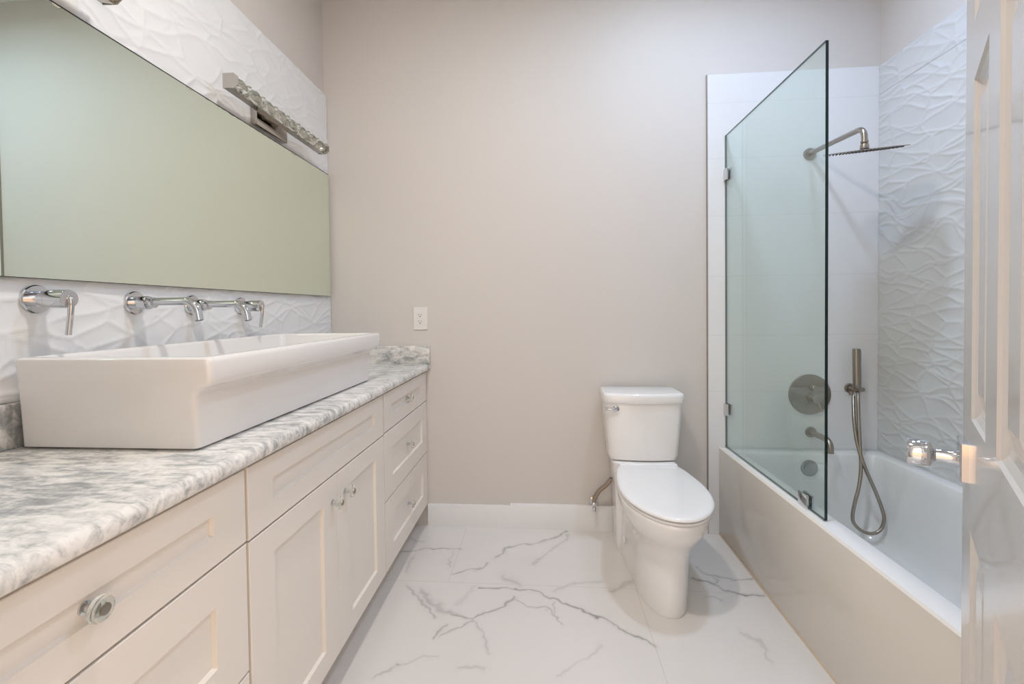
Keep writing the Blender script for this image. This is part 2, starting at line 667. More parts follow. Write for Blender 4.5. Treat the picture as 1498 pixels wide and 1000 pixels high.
def relief(u, v, seed):
    """height 0..1 of a fractured-dune relief tile; u horizontal, v vertical, metres"""
    r = np.random.RandomState(seed)
    wu = u + .05 * (vnoise(u, v, .22, seed + 1) - .5) + .02 * (vnoise(u, v, .09, seed + 4) - .5)
    wv = v + .07 * (vnoise(u, v, .20, seed + 2) - .5) + .025 * (vnoise(u, v, .08, seed + 3) - .5)
    h = np.zeros_like(u)
    # long lines that cross at a shallow angle
    for ang, sp, am in ((0.30, .105, 1.0), (-0.20, .120, .95), (0.62, .34, .7)):
        p = (wv * math.cos(ang) - wu * math.sin(ang)) / sp + 50
        k = np.floor(p).astype(int)
        jit = r.rand(400) * .56 - .28
        dd = np.full_like(u, 9.0)
        for o in (-1, 0, 1, 2):
            c = k + o
            dd = np.minimum(dd, np.abs(p - c - jit[c % 400]))
        dd = dd * sp
        h = np.maximum(h, am * (.62 * np.exp(-(dd / .0052)) + .38 * np.exp(-dd / .028)))
    # short cross links : borders of stretched cells
    cu, cv = .15, .085
    iu = np.floor(wu / cu).astype(int)
    iv = np.floor(wv / cv).astype(int)
    J = r.rand(97, 89, 2)
    f1 = np.full_like(u, 9.0)
    f2 = np.full_like(u, 9.0)
    tl = np.zeros_like(u)
    for a in (-2, -1, 0, 1, 2):
        for c in (-2, -1, 0, 1, 2):
            q = J[(iu + a) % 97, (iv + c) % 89]
            px = (iu + a + q[..., 0]) * cu
            py = (iv + c + q[..., 1]) * cv
            ex = (wu - px) / cu
            ey = (wv - py) / cv
            d = np.hypot(ex, ey)
            t2 = ((q[..., 0] - .5) * ex + (q[..., 1] - .5) * ey)
            nearer = d < f1
            f2 = np.where(nearer, f1, np.minimum(f2, d))
            tl = np.where(nearer, t2, tl)
            f1 = np.where(nearer, d, f1)
    e = (f2 - f1) * .06
    h = np.maximum(h, .75 * np.exp(-e / .006) + .2 * np.exp(-e / .03))
    return h + .55 * tl


# relief tile on the vanity wall
y_ = np.arange(YF + .002, -.0005, .005)
z_ = np.append(np.arange(1.006, 2.4, .005), 2.402)
Y, Z = np.meshgrid(y_, z_, indexing='ij')
X = -1.1895 + .0042 * np.clip(relief(Y, Z, 21), -.2, 1.1)
me = grid_mesh('wall_left_tile', np.stack([X, Y, Z], -1).reshape(-1, 3), len(y_), len(z_))
bm = B()
bm.from_mesh(me)
bpy.data.meshes.remove(me)
box(bm, XL, -1.1925, YF + .002, -.001, 1.006, 2.402)
obj('wall_left_tile', bm, M_TILELEFT, label='white relief tile behind the mirror', kind='structure', angle=80)

# relief tile on the shower side wall
y_ = np.arange(-1.533, -.0115, .005)
z_ = np.append(np.arange(.45, 2.404, .005), 2.405)
Y, Z = np.meshgrid(y_, z_, indexing='ij')
X = 1.7085 - .0048 * np.clip(relief(Y, Z, 47), -.2, 1.1)
me = grid_mesh('wall_right_tile', np.stack([X, Y, Z], -1).reshape(-1, 3), len(y_), len(z_))
bm = B()
bm.from_mesh(me)
bpy.data.meshes.remove(me)
box(bm, 1.7105, XR, -1.533, -.001, .45, 2.405)
obj('wall_right_tile', bm, M_TILERIGHT, label='white relief tile on the shower side wall', kind='structure', angle=80)

b = box(B(), TX0, 1.7105, -.012, 0, 0, 2.405, bev=.001, seg=1)
obj('wall_back_tile', b, M_TILEBACK, label='flat white shower wall tile', kind='structure')
b = box(B(), TX0 - .0045, TX0 - .0003, -.0125, 0, .0, 2.406)
obj('trim_1', b, mat('grey_metal_tile_edge', (0.36, 0.33, 0.30), 0.35, metal=0.6), label='thin metal edge of the shower tile', kind='structure')
bp_ = [(0, 0), (-.015, 0), (-.015, .1205), (-.0135, .1235), (0, .1235)]
obj('baseboard_back', prism(B(), bp_, 'x', XL + .56, -.186), M_TRIM, label='lower white baseboard from vanity to the joint', kind='structure')
bp_ = [(0, 0), (-.0152, 0), (-.0152, .133), (-.0137, .136), (0, .136)]
obj('baseboard_back.001', prism(B(), bp_, 'x', -.186, TX0 - .005), M_TRIM, label='taller white baseboard behind the toilet', kind='structure')

# tiled apron under the tub rim, with its caulk line
b = box(B(), .9204, .930, -1.533, -.0125, 0, .459, bev=.0012, seg=2)
ap = obj('trim_2', b, M_APRON, label='glossy beige tile front of the bathtub', kind='structure')
b = prism(B(), [(.9203, .0003), (.9203, .006), (.9165, .0003)], 'y', -1.53, -.0126)
obj('trim_3', b, M_CAULK, label='tan caulk line at the foot of the tub front', kind='structure')
b = prism(B(), [(.9205, .459), (.9290, .4635), (.9290, .459)], 'y', -1.53, -.0126)
obj('trim_4', b, mat('cream_caulk', (0.78, 0.72, 0.64), 0.4), label='cream caulk line under the tub rim', kind='structure')

# door casing round the doorway (seen only from elsewhere in the room)
b = box(B(), DX0 - .075, DX0 - .004, YF, YF + .015, 0, DH + .07, bev=.003)
box(b, DX0 - .0039, DX1, YF, YF + .015, DH, DH + .07, bev=.003)
obj('trim_5', b, M_TRIM, label='white door casing', kind='structure')

# ------------------------------------------------------------------ door, open beside the camera
DD = Vector((0.59397469, 0.80448372, 0))       # hinge -> free edge
DN = Vector((-0.80448372, 0.59397469, 0))      # face seen in the photograph
DE = 0.083
FOOT = CAMP - DN * DE
FOOT = Vector((FOOT.x, FOOT.y, 0))
S0, S1 = 0.385, 1.149


def dpt(s, t, z):
    return FOOT + DD * s + DN * t + Vector((0, 0, z))


door = thing('door_1', FOOT + DD * S0, 'white six-panel door standing open beside the camera', 'door', kind='structure')


def door_slab():
    b = B()
    sx = [S0, .607, .771, .862, 1.026, S1]
    zz = [.01, .24, .839, 1.017, 1.550, 1.640, 1.91, 2.03]

    def quad(*p):
        vs = [b.verts.new(dpt(*q)) for q in p]
        b.faces.new(vs)
    for i in range(5):
        for j in range(7):
            s0, s1, z0, z1 = sx[i], sx[i + 1], zz[j], zz[j + 1]
            if i in (1, 3) and j in (1, 3, 5):
                ins = [(0, 0), (.003, -.004), (.012, -.0085), (.020, -.0105), (.024, -.0105), (.046, -.004), (.05, -.003)]
                rr = []
                for d, t in ins:
                    rr.append([(s0 + d, t, z0 + d), (s1 - d, t, z0 + d), (s1 - d, t, z1 - d), (s0 + d, t, z1 - d)])
                for r0, r1 in zip(rr, rr[1:]):
                    for k in range(4):
                        quad(r0[k], r0[(k + 1) % 4], r1[(k + 1) % 4], r1[k])
                quad(*rr[-1])
            else:
                quad((s0, 0, z0), (s1, 0, z0), (s1, 0, z1), (s0, 0, z1))
    T = -.035
    a0, a1, z0, z1 = S0, S1, zz[0], zz[-1]
    quad((a0, T, z0), (a1, T, z0), (a1, T, z1), (a0, T, z1))
    for j in range(7):
        quad((a0, 0, zz[j]), (a0, T, zz[j]), (a0, T, zz[j + 1]), (a0, 0, zz[j + 1]))
        quad((a1, 0, zz[j]), (a1, T, zz[j]), (a1, T, zz[j + 1]), (a1, 0, zz[j + 1]))
    for i in range(5):
        quad((sx[i], 0, z0), (sx[i], T, z0), (sx[i + 1], T, z0), (sx[i + 1], 0, z0))
        quad((sx[i], 0, z1), (sx[i], T, z1), (sx[i + 1], T, z1), (sx[i + 1], 0, z1))
    bmesh.ops.remove_doubles(b, verts=b.verts, dist=1e-5)
    return b


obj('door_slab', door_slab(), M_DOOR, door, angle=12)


def on_door(b, s, z):
    """map a mesh built with x = along door, y = out of the face, z = up onto the door"""
    for v in b.verts:
        p = v.co.copy()
        v.co = dpt(s + p.x, p.y, z + p.z)
    return b


def sq_ring(h, r, y):
    return [(p[0], y, p[1]) for p in rrect(-h, h, -h, h, r, 0, 5)]


KS, KZ = S1 - .062, .938
hb = loft(B(), [sq_ring(.033, .003, 0), sq_ring(.033, .003, .008), sq_ring(.031, .003, .010)])
ros = obj('door_rose', on_door(hb, KS, KZ), M_CHROME, door, label='square chrome door rose')
hb = lathe(B(), (0, .010, 0), (0, 1, 0), [(0, .0135), (.004, .0115), (.028, .0110), (.031, .0130), (.0335, .0195), (.0365, .0225), (.0405, .0237), (.064, .0237), (.0655, .0228), (.0657, 0)], 48)
obj('door_knob', on_door(hb, KS, KZ), M_CHROME, door, label='round chrome door knob')

# ------------------------------------------------------------------ recessed ceiling lamps and one added fill
for i, (lx, ly, watts, colr) in enumerate(LAMPS):
    where = ['over the bathtub', 'over the middle of the floor', 'added as fill beside the vanity'][i]
    o = thing('recessed_light', (lx, ly, CEIL), 'round white recessed ceiling light ' + where, 'ceiling light', 'recessed ceiling lights')
    obj('trim_ring', lathe(B(), (lx, ly, CEIL - .0005), (0, 0, -1), [(0, .098), (.006, .095), (.008, .088), (.004, .080), (.0005, .080)], 40), M_ROOMLT, o)
    obj('lens', lathe(B(), (lx, ly, CEIL - .001), (0, 0, -1), [(0, .079), (.002, .079), (.003, .0)], 40), M_LENS, o)
    ld = bpy.data.lights.new('lamp', 'AREA')
    ld.shape = 'DISK'
    ld.size = 0.15
    ld.spread = math.radians((150, 168, 180)[i])
    ld.energy = watts
    ld.color = colr
    lo = bpy.data.objects.new('lamp', ld)
    COL.objects.link(lo)
    lo.location = (lx, ly, CEIL - .012)
    lo.parent = o
    lo.matrix_parent_inverse = Matrix.Translation(o.location).inverted()

# ------------------------------------------------------------------ vanity
FX = -.646       # plane of the drawer fronts
CZ0, CZ1 = .872, .9065


def shaker(y0, y1, z0, z1, st, rl, th=.020, rec=.010):
    b = B()

    def ring(y0, y1, z0, z1, x):
        return [b.verts.new(p) for p in ((x, y0, z0), (x, y1, z0), (x, y1, z1), (x, y0, z1))]
    R = [ring(y0, y1, z0, z1, FX - th), ring(y0, y1, z0, z1, FX - .0012),
         ring(y0 + .0012, y1 - .0012, z0 + .0012, z1 - .0012, FX),
         ring(y0 + st, y1 - st, z0 + rl, z1 - rl, FX),
         ring(y0 + st + .0028, y1 - st - .0028, z0 + rl + .0028, z1 - rl - .0028, FX - rec)]
    for r0, r1 in zip(R, R[1:]):
        for k in range(4):
            b.faces.new((r0[k], r0[(k + 1) % 4], r1[(k + 1) % 4], r1[k]))
    b.faces.new(R[0])
    b.faces.new(R[-1])
    return b


_knob = []


def knob(y, z, recess, parent, label=None):
    x = FX - recess
    o = None
    b = lathe(B(), (x, y, z), (1, 0, 0), [(0, .0095), (.003, .0095), (.004, .006), (.018, .006), (.0195, .010), (.0205, .010)], 20, 0)
    lathe(b, (x + .0206, y, z), (1, 0, 0), [(0, .013), (.0015, .0175), (.003, .0185), (.009, .0185), (.0105, .0175), (.012, .0145)], 32, 1)
    lathe(b, (x + .0328, y, z), (1, 0, 0), [(0, .0085), (.002, .0080), (.0025, 0)], 20, 2)
    return obj('knob', b, [M_CHROME, M_CRYST, M_NICKEL], parent, label='clear glass disc knob with chrome centre')


def cabinet(name, y0, y1, label, cat, group=None):
    o = thing(name, (-.92, (y0 + y1) / 2, 0), label, cat, group)
    b = box(B(), -1.2, FX - .021, y0 + .0008, y1 - .0008, .125, CZ0 - .0008)
    obj('carcass', b, M_CABIN, o, label='tan cabinet carcass behind the fronts')
    obj('toe_kick', box(B(), -1.2, -.725, y0 + .0008, y1 - .0008, 0.0005, .1245), M_CAB, o)
    return o


def drawer(parent, y0, y1, z0, z1, rl, kn=True, name='drawer'):
    d = obj(name, shaker(y0, y1, z0, z1, .094, rl), M_CAB, parent)
    if kn:
        knob((y0 + y1) / 2, (z0 + z1) / 2, .010, d)
    return d


G = .0025
units = [(-2.235, -1.5455, 'cream shaker drawer cabinet nearest the camera'),
         (-.687, -.004, 'cream shaker drawer cabinet against the back wall')]
for i, (y0, y1, lb) in enumerate(units):
    c = cabinet('drawer_cabinet', y0, y1, lb, 'cabinet', 'vanity drawer cabinets')
    a, e = y0 + .004, y1 - .0045
    drawer(c, a, e, .7035, .861, .058)
    drawer(c, a, e, .4195, .6985, .078)
    drawer(c, a, e, .128, .4145, .078)
c = cabinet('sink_cabinet', -1.5455, -.687, 'cream shaker cabinet with two doors below the sink', 'cabinet')
a, e = -1.5455 + .0045, -.687 - .004
drawer(c, a, e, .7, .861, .055, False, 'false_front')
ym = -1.109
for y0, y1, ky in ((a, ym - .001, ym - .040), (ym + .001, e, ym + .048)):
    d = obj('door', shaker(y0, y1, .128, .695, .094, .066), M_CAB, c)
    knob(ky, .618, 0, d)

# countertop with eased edge and two upstands
prof = [(-1.2, CZ0), (-.632, CZ0), (-.6265, CZ0 + .003), (-.6235, CZ0 + .010), (-.6235, CZ1 - .014), (-.6262, CZ1 - .006), (-.633, CZ1 - .001), (-.640, CZ1), (-1.2, CZ1)]
b = prism(B(), prof, 'y', -2.238, -.0025)
ct = obj('countertop', b, M_STONE, label='grey and white streaked stone countertop on the vanity', cat='countertop', angle=50)
obj('backsplash', box(B(), -1.204, -1.1655, -2.238, -.0235, CZ1, 1.0055, bev=.0025), M_STONE, ct, label='low stone upstand along the tiled wall')
obj('backsplash', box(B(), -1.204, -.6209, -.022, -.0022, CZ1, 1.0065, bev=.0025), M_STONE, ct, label='low stone upstand on the back wall')

# ------------------------------------------------------------------ vessel sink
sk = []
zb = CZ1 + .0008
for z, x1, dy0, dy1, ins, r in (
        (zb, -.742, -1.566, -.609, .006, .010), (zb + .004, -.7345, -1.572, -.603, 0, .013),
        (1.022, -.7335, -1.5775, -.586, 0, .013), (1.030, -.732, -1.578, -.584, 0, .013), (1.036, -.727, -1.5785, -.583, 0, .012),
        (1.043, -.712, -1.579, -.582, 0, .012), (1.047, -.703, -1.579, -.581, 0, .012), (1.052, -.6975, -1.5795, -.580, 0, .012), (1.060, -.695, -1.580, -.578, 0, .013),
        (1.096, -.695, -1.584, -.566, 0, .014), (1.1035, -.6975, -1.583, -.567, .001, .014), (1.1075, -.704, -1.577, -.573, .007, .013)):
    sk.append(rrect(-1.1495 + ins, x1, dy0, dy1, r, z))
sk.append(rrect(-1.1495 + .016, -.718, -1.563, -.587, .014, 1.1075))
sk.append(rrect(-1.1495 + .021, -.723, -1.558, -.592, .016, 1.1045))
sk.append(rrect(-1.1495 + .023, -.725, -1.556, -.594, .020, 1.098))
sk.append(rrect(-1.1495 + .032, -.760, -1.535, -.62, .030, .975))
sk.append(rrect(-1.1495 + .045, -.775, -1.515, -.64, .04, .955))
sk.append(rrect(-1.1495 + .08, -.81, -1.47, -.68, .05, .948))
b = loft(B(), sk)
sink = obj('vessel_sink', b, M_PORC, label='long rectangular white vessel sink on the countertop', cat='sink', angle=45)
obj('drain', lathe(B(), (-.94, -1.085, .9484), (0, 0, 1), [(0, .030), (.003, .030), (.005, .026), (.005, .012), (.008, .010), (.0085, 0)], 28), M_CHROME, sink, label='chrome sink drain')


# ------------------------------------------------------------------ wall taps
TXW = -1.1845


def tap_handle(y, z, label):
    o = thing('wall_mixer', (TXW, y, z), label, 'tap', 'wall-mounted tap valves')
    obj('escutcheon', lathe(B(), (TXW - .006, y, z), (1, 0, 0), [(0, .0335), (.009, .0335), (.0115, .0315), (.012, .020)], 40), M_CHROME, o)
    b = lathe(B(), (TXW + .004, y, z), (1, 0, 0), [(0, .0195), (.0335, .0195), (.034, .0185), (.036, .0185), (.0365, .0215), (.080, .0215), (.082, .0205)], 36)
    obj('valve_body', b, M_CHROME, o)
    xe = TXW + .086
    p = spline([(xe - .006, y, z + .002), (xe + .0005, y, z + .0015), (xe + .0030, y, z - .004), (xe + .0020, y, z - .030), (xe - .0060, y, z - .084)], 6)
    obj('lever', tube(B(), p, .0062, 14), M_CHROME, o)
    return o


def tap_spout(y, z, label):
    o = thing('wall_tap', (TXW, y, z), label, 'tap', 'wall-mounted tap spouts')
    obj('escutcheon', lathe(B(), (TXW - .006, y, z), (1, 0, 0), [(0, .0335), (.009, .0335), (.0115, .0315), (.012, .020)], 40), M_CHROME, o)
    b = lathe(B(), (TXW + .004, y, z), (1, 0, 0), [(0, .0185), (.013, .0185), (.0135, .0175), (.015, .0175), (.0155, .0195), (.040, .0195), (.043, .0185), (.0435, .013), (.052, .013), (.053, .0155), (.059, .0155), (.060, .0125)], 36)
    obj('collar', b, M_CHROME, o)
    x0, x1 = TXW + .06, -1.030
    pts = [Vector((x0, y, z + .003)), Vector((x0 + .03, y, z + .003))]
    for k in range(9):
        a = PI / 2 - (PI / 2 - .16) * k / 8
        pts.append(Vector((x1 + .040 * math.cos(a), y, z + .003 - .040 + .040 * math.sin(a))))
    e = pts[-1]
    pts.append(e + Vector((.004, 0, -.022)))
    obj('spout', tube(B(), pts, [.0115] * 2 + [.0118] * 9 + [.0118], 20), M_CHROME, o)
    obj('aerator', tube(B(), [pts[-1] - Vector((0, 0, -.0005)), pts[-1] + Vector((.0003, 0, -.0012))], .0095, 16), M_NICKDK, o)
    return o


tap_handle(-1.503, 1.2375, 'leftmost chrome lever tap handle, nearest the camera')
tap_spout(-1.243, 1.2325, 'chrome wall spout beside the nearest tap handle')
tap_spout(-1.024, 1.2275, 'chrome wall spout beside the farther tap handle')
tap_handle(-.775, 1.2265, 'rightmost chrome lever tap handle, nearest the back wall')

# ------------------------------------------------------------------ mirror
b = B()
box(b, -1.1815, -1.1731, -2.14, -.028, 1.287, 1.956)
for f in b.faces:
    f.material_index = 0 if f.calc_center_median().x > -1.1735 else 1
mir = obj('wall_mirror', b, [M_MIRROR, M_MIREDGE], label='large frameless rectangular mirror on the tiled wall', cat='mirror')

b = box(B(), -1.1815, -1.1725, -2.14, -.028, 1.9562, 1.9595)  # dark strip stands in for the gap shade above the mirror
obj('shade_strip', b, M_MIREDGE, mir, label='thin painted shade line along the top of the mirror')
b = box(B(), -1.1815, -1.1727, -2.14, -.028, 1.2855, 1.2868)  # thinner painted shade line below the mirror
obj('shade_strip', b, M_MIREDGE, mir, label='thin painted shade line along the foot of the mirror')

# ------------------------------------------------------------------ crystal vanity lights
def vanity_light(yc, label):
    o = thing('vanity_light', (-1.183, yc, 2.03), label, 'wall light', 'crystal bar lights over the mirror')
    obj('back_plate', box(B(), -1.184, -1.158, yc - .112, yc + .112, 1.974, 2.084, bev=.002), M_SATIN, o)
    for dy in (-.045, .045):
        obj('bracket', box(B(), -1.158, -1.128, yc + dy - .010, yc + dy + .010, 2.02, 2.04), M_SATIN, o)
    L = .347
    ch = [(-1.128, 2.004), (-1.1265, 2.004), (-1.1265, 2.056), (-1.128, 2.056)]
    b = prism(B(), [(-1.131, 2.006), (-1.126, 2.006), (-1.126, 2.054), (-1.131, 2.054)], 'y', yc - L, yc + L)
    prism(b, [(-1.126, 2.006), (-1.100, 2.003), (-1.100, 2.0055), (-1.126, 2.0085)], 'y', yc - L, yc + L)
    obj('channel', b, M_SATIN, o)
    ep = [(-1.131, 2.004), (-1.090, 2.003), (-1.074, 2.016), (-1.074, 2.044), (-1.090, 2.057), (-1.131, 2.057)]
    for s in (-1, 1):
        y = yc + s * L
        obj('end_cap', prism(B(), ep, 'y', y, y + s * .003), M_SATIN, o)
    rnd = random.Random(5)
    n = 8
    for k in range(n):
        y = yc - L + (k + .5) * 2 * L / n
        b = B()
        bmesh.ops.create_icosphere(b, subdivisions=2, radius=1)
        for v in b.verts:
            c = v.co
            c *= rnd.uniform(.90, 1.05)
            v.co = Vector((-1.1015 + c.x * .0245, y + c.y * .0430, 2.030 + c.z * .0265))
        obj('crystal', b, M_CRYST, o, flat=True)
    # small cut beads between the big crystals
    for k in range(n - 1):
        y = yc - L + (k + 1) * 2 * L / n
        b = B()
        for dz in (-.014, .0145):
            t2 = B()
            bmesh.ops.create_icosphere(t2, subdivisions=1, radius=1)
            for v in t2.verts:
                v.co = Vector((-1.0930 + v.co.x * .012, y + v.co.y * .012, 2.030 + dz + v.co.z * .010))
            merge(b, t2)
        obj('bead_pair', b, M_CRYST, o, flat=True)
    return o


vanity_light(-.571, 'crystal and chrome bar light above the far end of the mirror')
vanity_light(-1.716, 'matching crystal bar light above the near end of the mirror')

# ------------------------------------------------------------------ outlet
o = thing('wall_outlet', (-.673, 0, 1.157), 'white wall outlet above the countertop on the back wall', 'outlet')
b = loft(B(), [[(p[0], -y, p[1]) for p in rrect(-.7125 + d, -.634 - d, 1.0945 + d, 1.2195 - d, .003, 0, 3)] for y, d in ((0, 0), (.004, 0), (.0065, .002))])
obj('cover_plate', b, M_PLAST, o)
b = box(B(), -.690, -.6565, -.0085, -.0066, 1.124, 1.190, bev=.0008, seg=1)
rc = obj('receptacle', b, M_PLAST, o)
b = B()
for zc in (1.174, 1.138):
    box(b, -.6815, -.6795, -.0090, -.0084, zc, zc + .009)
    box(b, -.668, -.666, -.0090, -.0084, zc + .001, zc + .008)
    lathe(b, (-.6735, -.0084, zc - .006), (0, -1, 0), [(0, .0032), (.0006, .0032)], 14)
obj('socket_slots', b, M_DARK, rc, label='dark socket slots')
for zc in (1.108, 1.206):
    obj('screw', lathe(B(), (-.6733, -.0063, zc), (0, -1, 0), [(0, .003), (.0008, .0026)], 14), M_PLAST, o)

# ------------------------------------------------------------------ toilet
TC, BC = .490, .502
toi = thing('toilet', (TC, -.45, 0), 'white two-piece toilet with closed lid against the back wall', 'toilet')


def egg(cx, yb, wb, yk, wk, ym, wm, yt, z, n1=10, n2=14, p=2.0):
    """closed outline: straight back at yb (half width wb), half width wk at yk, widest wm at ym, tip at yt"""
    side = [(wb * .0, yb), (wb * .6, yb), (wb * .93, yb - .004), (wb, yb - .014)]
    for k in range(1, n1 + 1):
        t_ = k / n1
        y = (yb - .014) + (ym - yb + .014) * t_
        if y > yk:
            u = (y - (yb - .014)) / (yk - (yb - .014))
            w = wb + (wk - wb) * (u * u * (3 - 2 * u))
        else:
            u = (y - yk) / (ym - yk)
            w = wk + (wm - wk) * math.sin(u * PI / 2)
        side.append((w, y))
    for k in range(1, n2 + 1):
        a = PI / 2 * k / n2
        side.append((wm * math.cos(a) ** (2 / p), ym + (yt - ym) * math.sin(a) ** (2 / p)))
    right = [(cx + w, y, z) for w, y in side]
    left = [(cx - w, y, z) for w, y in side[1:-1]][::-1]
    return right + left


rings = []
for z, yb, wb, yk, wk, ym_, wm, yt in (
        (.0005, -.12, .112, -.24, .118, -.48, .102, -.704),
        (.012, -.12, .114, -.24, .120, -.48, .104, -.707),
        (.10, -.12, .112, -.24, .113, -.48, .100, -.703),
        (.18, -.12, .112, -.24, .112, -.48, .101, -.700),
        (.225, -.12, .113, -.24, .115, -.48, .106, -.702),
        (.262, -.12, .116, -.24, .122, -.48, .122, -.716),
        (.295, -.12, .120, -.24, .134, -.48, .145, -.742),
        (.325, -.12, .124, -.24, .143, -.48, .162, -.767),
        (.355, -.12, .128, -.24, .150, -.48, .172, -.785),
        (.385, -.12, .130, -.24, .154, -.48, .177, -.795),
        (.396, -.12, .130, -.24, .154, -.48, .177, -.795),
        (.401, -.13, .126, -.24, .149, -.48, .172, -.790)):
    rings.append(egg(BC - .012 * max(0, 1 - z / .26), yb, wb, yk, wk, ym_, wm, yt, z))
b = loft(B(), rings)


def bowed(hw, yb, yf, bow, r, z):
    """rounded rectangle whose front edge bows forward"""
    pts = rrect(TC - hw, TC + hw, yf, yb, r, z, 5)
    # refine the front edge
    out = []
    n = len(pts)
    for i, p in enumerate(pts):
        out.append(p)
        q = pts[(i + 1) % n]
        if abs(p[1] - yf) < 1e-6 and abs(q[1] - yf) < 1e-6 and abs(p[0] - q[0]) > .05:
            for k in range(1, 14):
                t_ = k / 14
                out.append((p[0] + (q[0] - p[0]) * t_, yf, z))
    res = []
    for x, y, zz in out:
        u = (x - TC) / hw
        f = max(0, min(1, (yb - y) / (yb - yf)))
        res.append((x, y - bow * (1 - u * u) * f ** 3, zz))
    return res


# rear column that carries the tank
loft(b, [bowed(.131, -.045, -.200, .004, .018, .0005), bowed(.133, -.045, -.202, .004, .018, .010), bowed(.133, -.045, -.205, .005, .02, .2),
         bowed(.140, -.045, -.215, .008, .02, .36), bowed(.148, -.045, -.225, .010, .02, .425), bowed(.150, -.045, -.228, .012, .02, .4435), bowed(.144, -.05, -.222, .012, .016, .4475)])
bowl = obj('bowl', b, M_TOILET, toi, angle=50)
# bolt cover hint on the skirt
b = lathe(B(), (BC - .1245, -.30, .10), (-1, 0, 0), [(0, .016), (.002, .016), (.004, .013), (.0045, 0)], 20)
obj('bolt_cap', b, M_TOILET, bowl)

b = loft(B(), [bowed(.155, -.050, -.205, .016, .02, .4525), bowed(.162, -.046, -.212, .020, .024, .457), bowed(.167, -.044, -.216, .022, .025, .48),
               bowed(.178, -.038, -.222, .026, .026, .62), bowed(.186, -.036, -.226, .027, .026, .735)])
tank = obj('tank', b, M_TOILET, toi, angle=50)
b = loft(B(), [bowed(.186, -.034, -.228, .027, .024, .7355), bowed(.191, -.030, -.232, .027, .026, .738), bowed(.193, -.029, -.234, .028, .026, .745),
               bowed(.194, -.029, -.235, .028, .026, .772), bowed(.192, -.030, -.233, .028, .026, .780), bowed(.187, -.034, -.228, .027, .024, .7845), bowed(.178, -.042, -.219, .025, .02, .786)])
obj('tank_lid', b, M_TOILET, toi, angle=50)
b = lathe(B(), (.357, -.230, .712), (0, -1, 0), [(0, .019), (.006, .019), (.009, .016), (.011, .010), (.016, .011), (.021, .009), (.0225, 0)], 24)
p = spline([(.353, -.247, .712), (.335, -.250, .7125), (.315, -.247, .712), (.296, -.240, .711)], 5)
tube(b, p, [.0065] * 5 + [.006] * 5 + [.0065] * 5 + [.007], 12)
obj('flush_lever', b, M_CHROME, toi, label='chrome flush lever')


def lid_ring(d, z, yt=-.802):
    return egg(BC + .004, -.222 - d * .4, .148 - d, -.30, .163 - d, -.50, .184 - d, yt + d, z, p=2.0)


b = loft(B(), [lid_ring(.010, .4020), lid_ring(.006, .4045), lid_ring(.005, .408), lid_ring(.006, .4125), lid_ring(.012, .4145)])
obj('seat', b, M_SEAT, toi, angle=50)
b = loft(B(), [lid_ring(.012, .4185), lid_ring(.002, .4195), lid_ring(-.001, .423), lid_ring(0, .4285), lid_ring(.004, .4325), lid_ring(.012, .4345), lid_ring(.05, .4355), lid_ring(.12, .4362)])
lid = obj('seat_lid', b, M_SEAT, toi, angle=50)
b = box(B(), BC + .004 - .138, BC + .004 + .138, -.246, -.214, .404, .4445, bev=.007, seg=3)
obj('hinge_bar', b, M_SEAT, lid, angle=50)

# water supply for the toilet
o = thing('water_supply_line', (.262, -.02, .165), 'braided water supply hose on a stop valve left of the toilet', 'supply hose')
b = lathe(B(), (.266, -.0166, .168), (0, -1, 0), [(0, .024), (.003, .022), (.006, .010), (.03, .008)], 24)
lathe(b, (.263, -.047, .165), (0, -1, 0), [(0, .010), (.014, .010), (.015, .012), (.022, .012), (.024, .0085), (.026, 0)], 20)
obj('stop_valve', b, M_CHROME, o, label='chrome stop valve')
obj('valve_handle', lathe(B(), (.264, -.060, .150), (0, 0, -1), [(0, .007), (.006, .0105), (.022, .0095), (.024, 0)], 16), M_CHROME, o)
p = spline([(.2625, -.058, .172), (.268, -.060, .200), (.290, -.066, .240), (.325, -.074, .275), (.3515, -.080, .312)], 8)
obj('hose', tube(B(), p, .0115, 14), M_BRAID, o, label='brown braided hose')

# ------------------------------------------------------------------ bathtub
RZ = .463
tr = [rrect(.9305, 1.7035, -1.5325, -.013, .004, z, 6) for z in (.004,)]
tr.append(rrect(.9305, 1.7035, -1.5325, -.013, .004, RZ - .006, 6))
tr.append(rrect(.9310, 1.703, -1.532, -.0135, .004, RZ - .0015, 6))
tr.append(rrect(.9335, 1.7005, -1.5295, -.016, .004, RZ, 6))
tr.append(rrect(1.001, 1.644, -1.410, -.097, .045, RZ, 6))
tr.append(rrect(1.006, 1.640, -1.405, -.101, .047, RZ - .002, 6))
tr.append(rrect(1.011, 1.637, -1.400, -.104, .05, RZ - .009, 6))
tr.append(rrect(1.018, 1.635, -1.38, -.106, .06, RZ - .06, 6))
tr.append(rrect(1.030, 1.630, -1.32, -.114, .075, .20, 6))
tr.append(rrect(1.040, 1.624, -1.28, -.122, .085, .115, 6))
tr.append(rrect(1.060, 1.606, -1.24, -.142, .09, .068, 6))
tr.append(rrect(1.095, 1.575, -1.20, -.180, .09, .050, 6))
tr.append(rrect(1.16, 1.51, -1.12, -.26, .10, .046, 6))
tub = obj('bathtub', loft(B(), tr), M_TUB, label='white alcove bathtub beside the toilet', cat='bathtub', angle=60)
ov = Vector((1.321, -.1065, .392))
b = lathe(B(), ov, (0, -1, .06), [(0, .040), (.004, .040), (.006, .037), (.0065, .028), (.0115, .028), (.013, .025), (.0132, 0)], 36)
obj('overflow_plate', b, mat('satin_grey_overflow', (0.40, 0.40, 0.39), 0.25, metal=0.7), tub, label='grey round overflow plate')
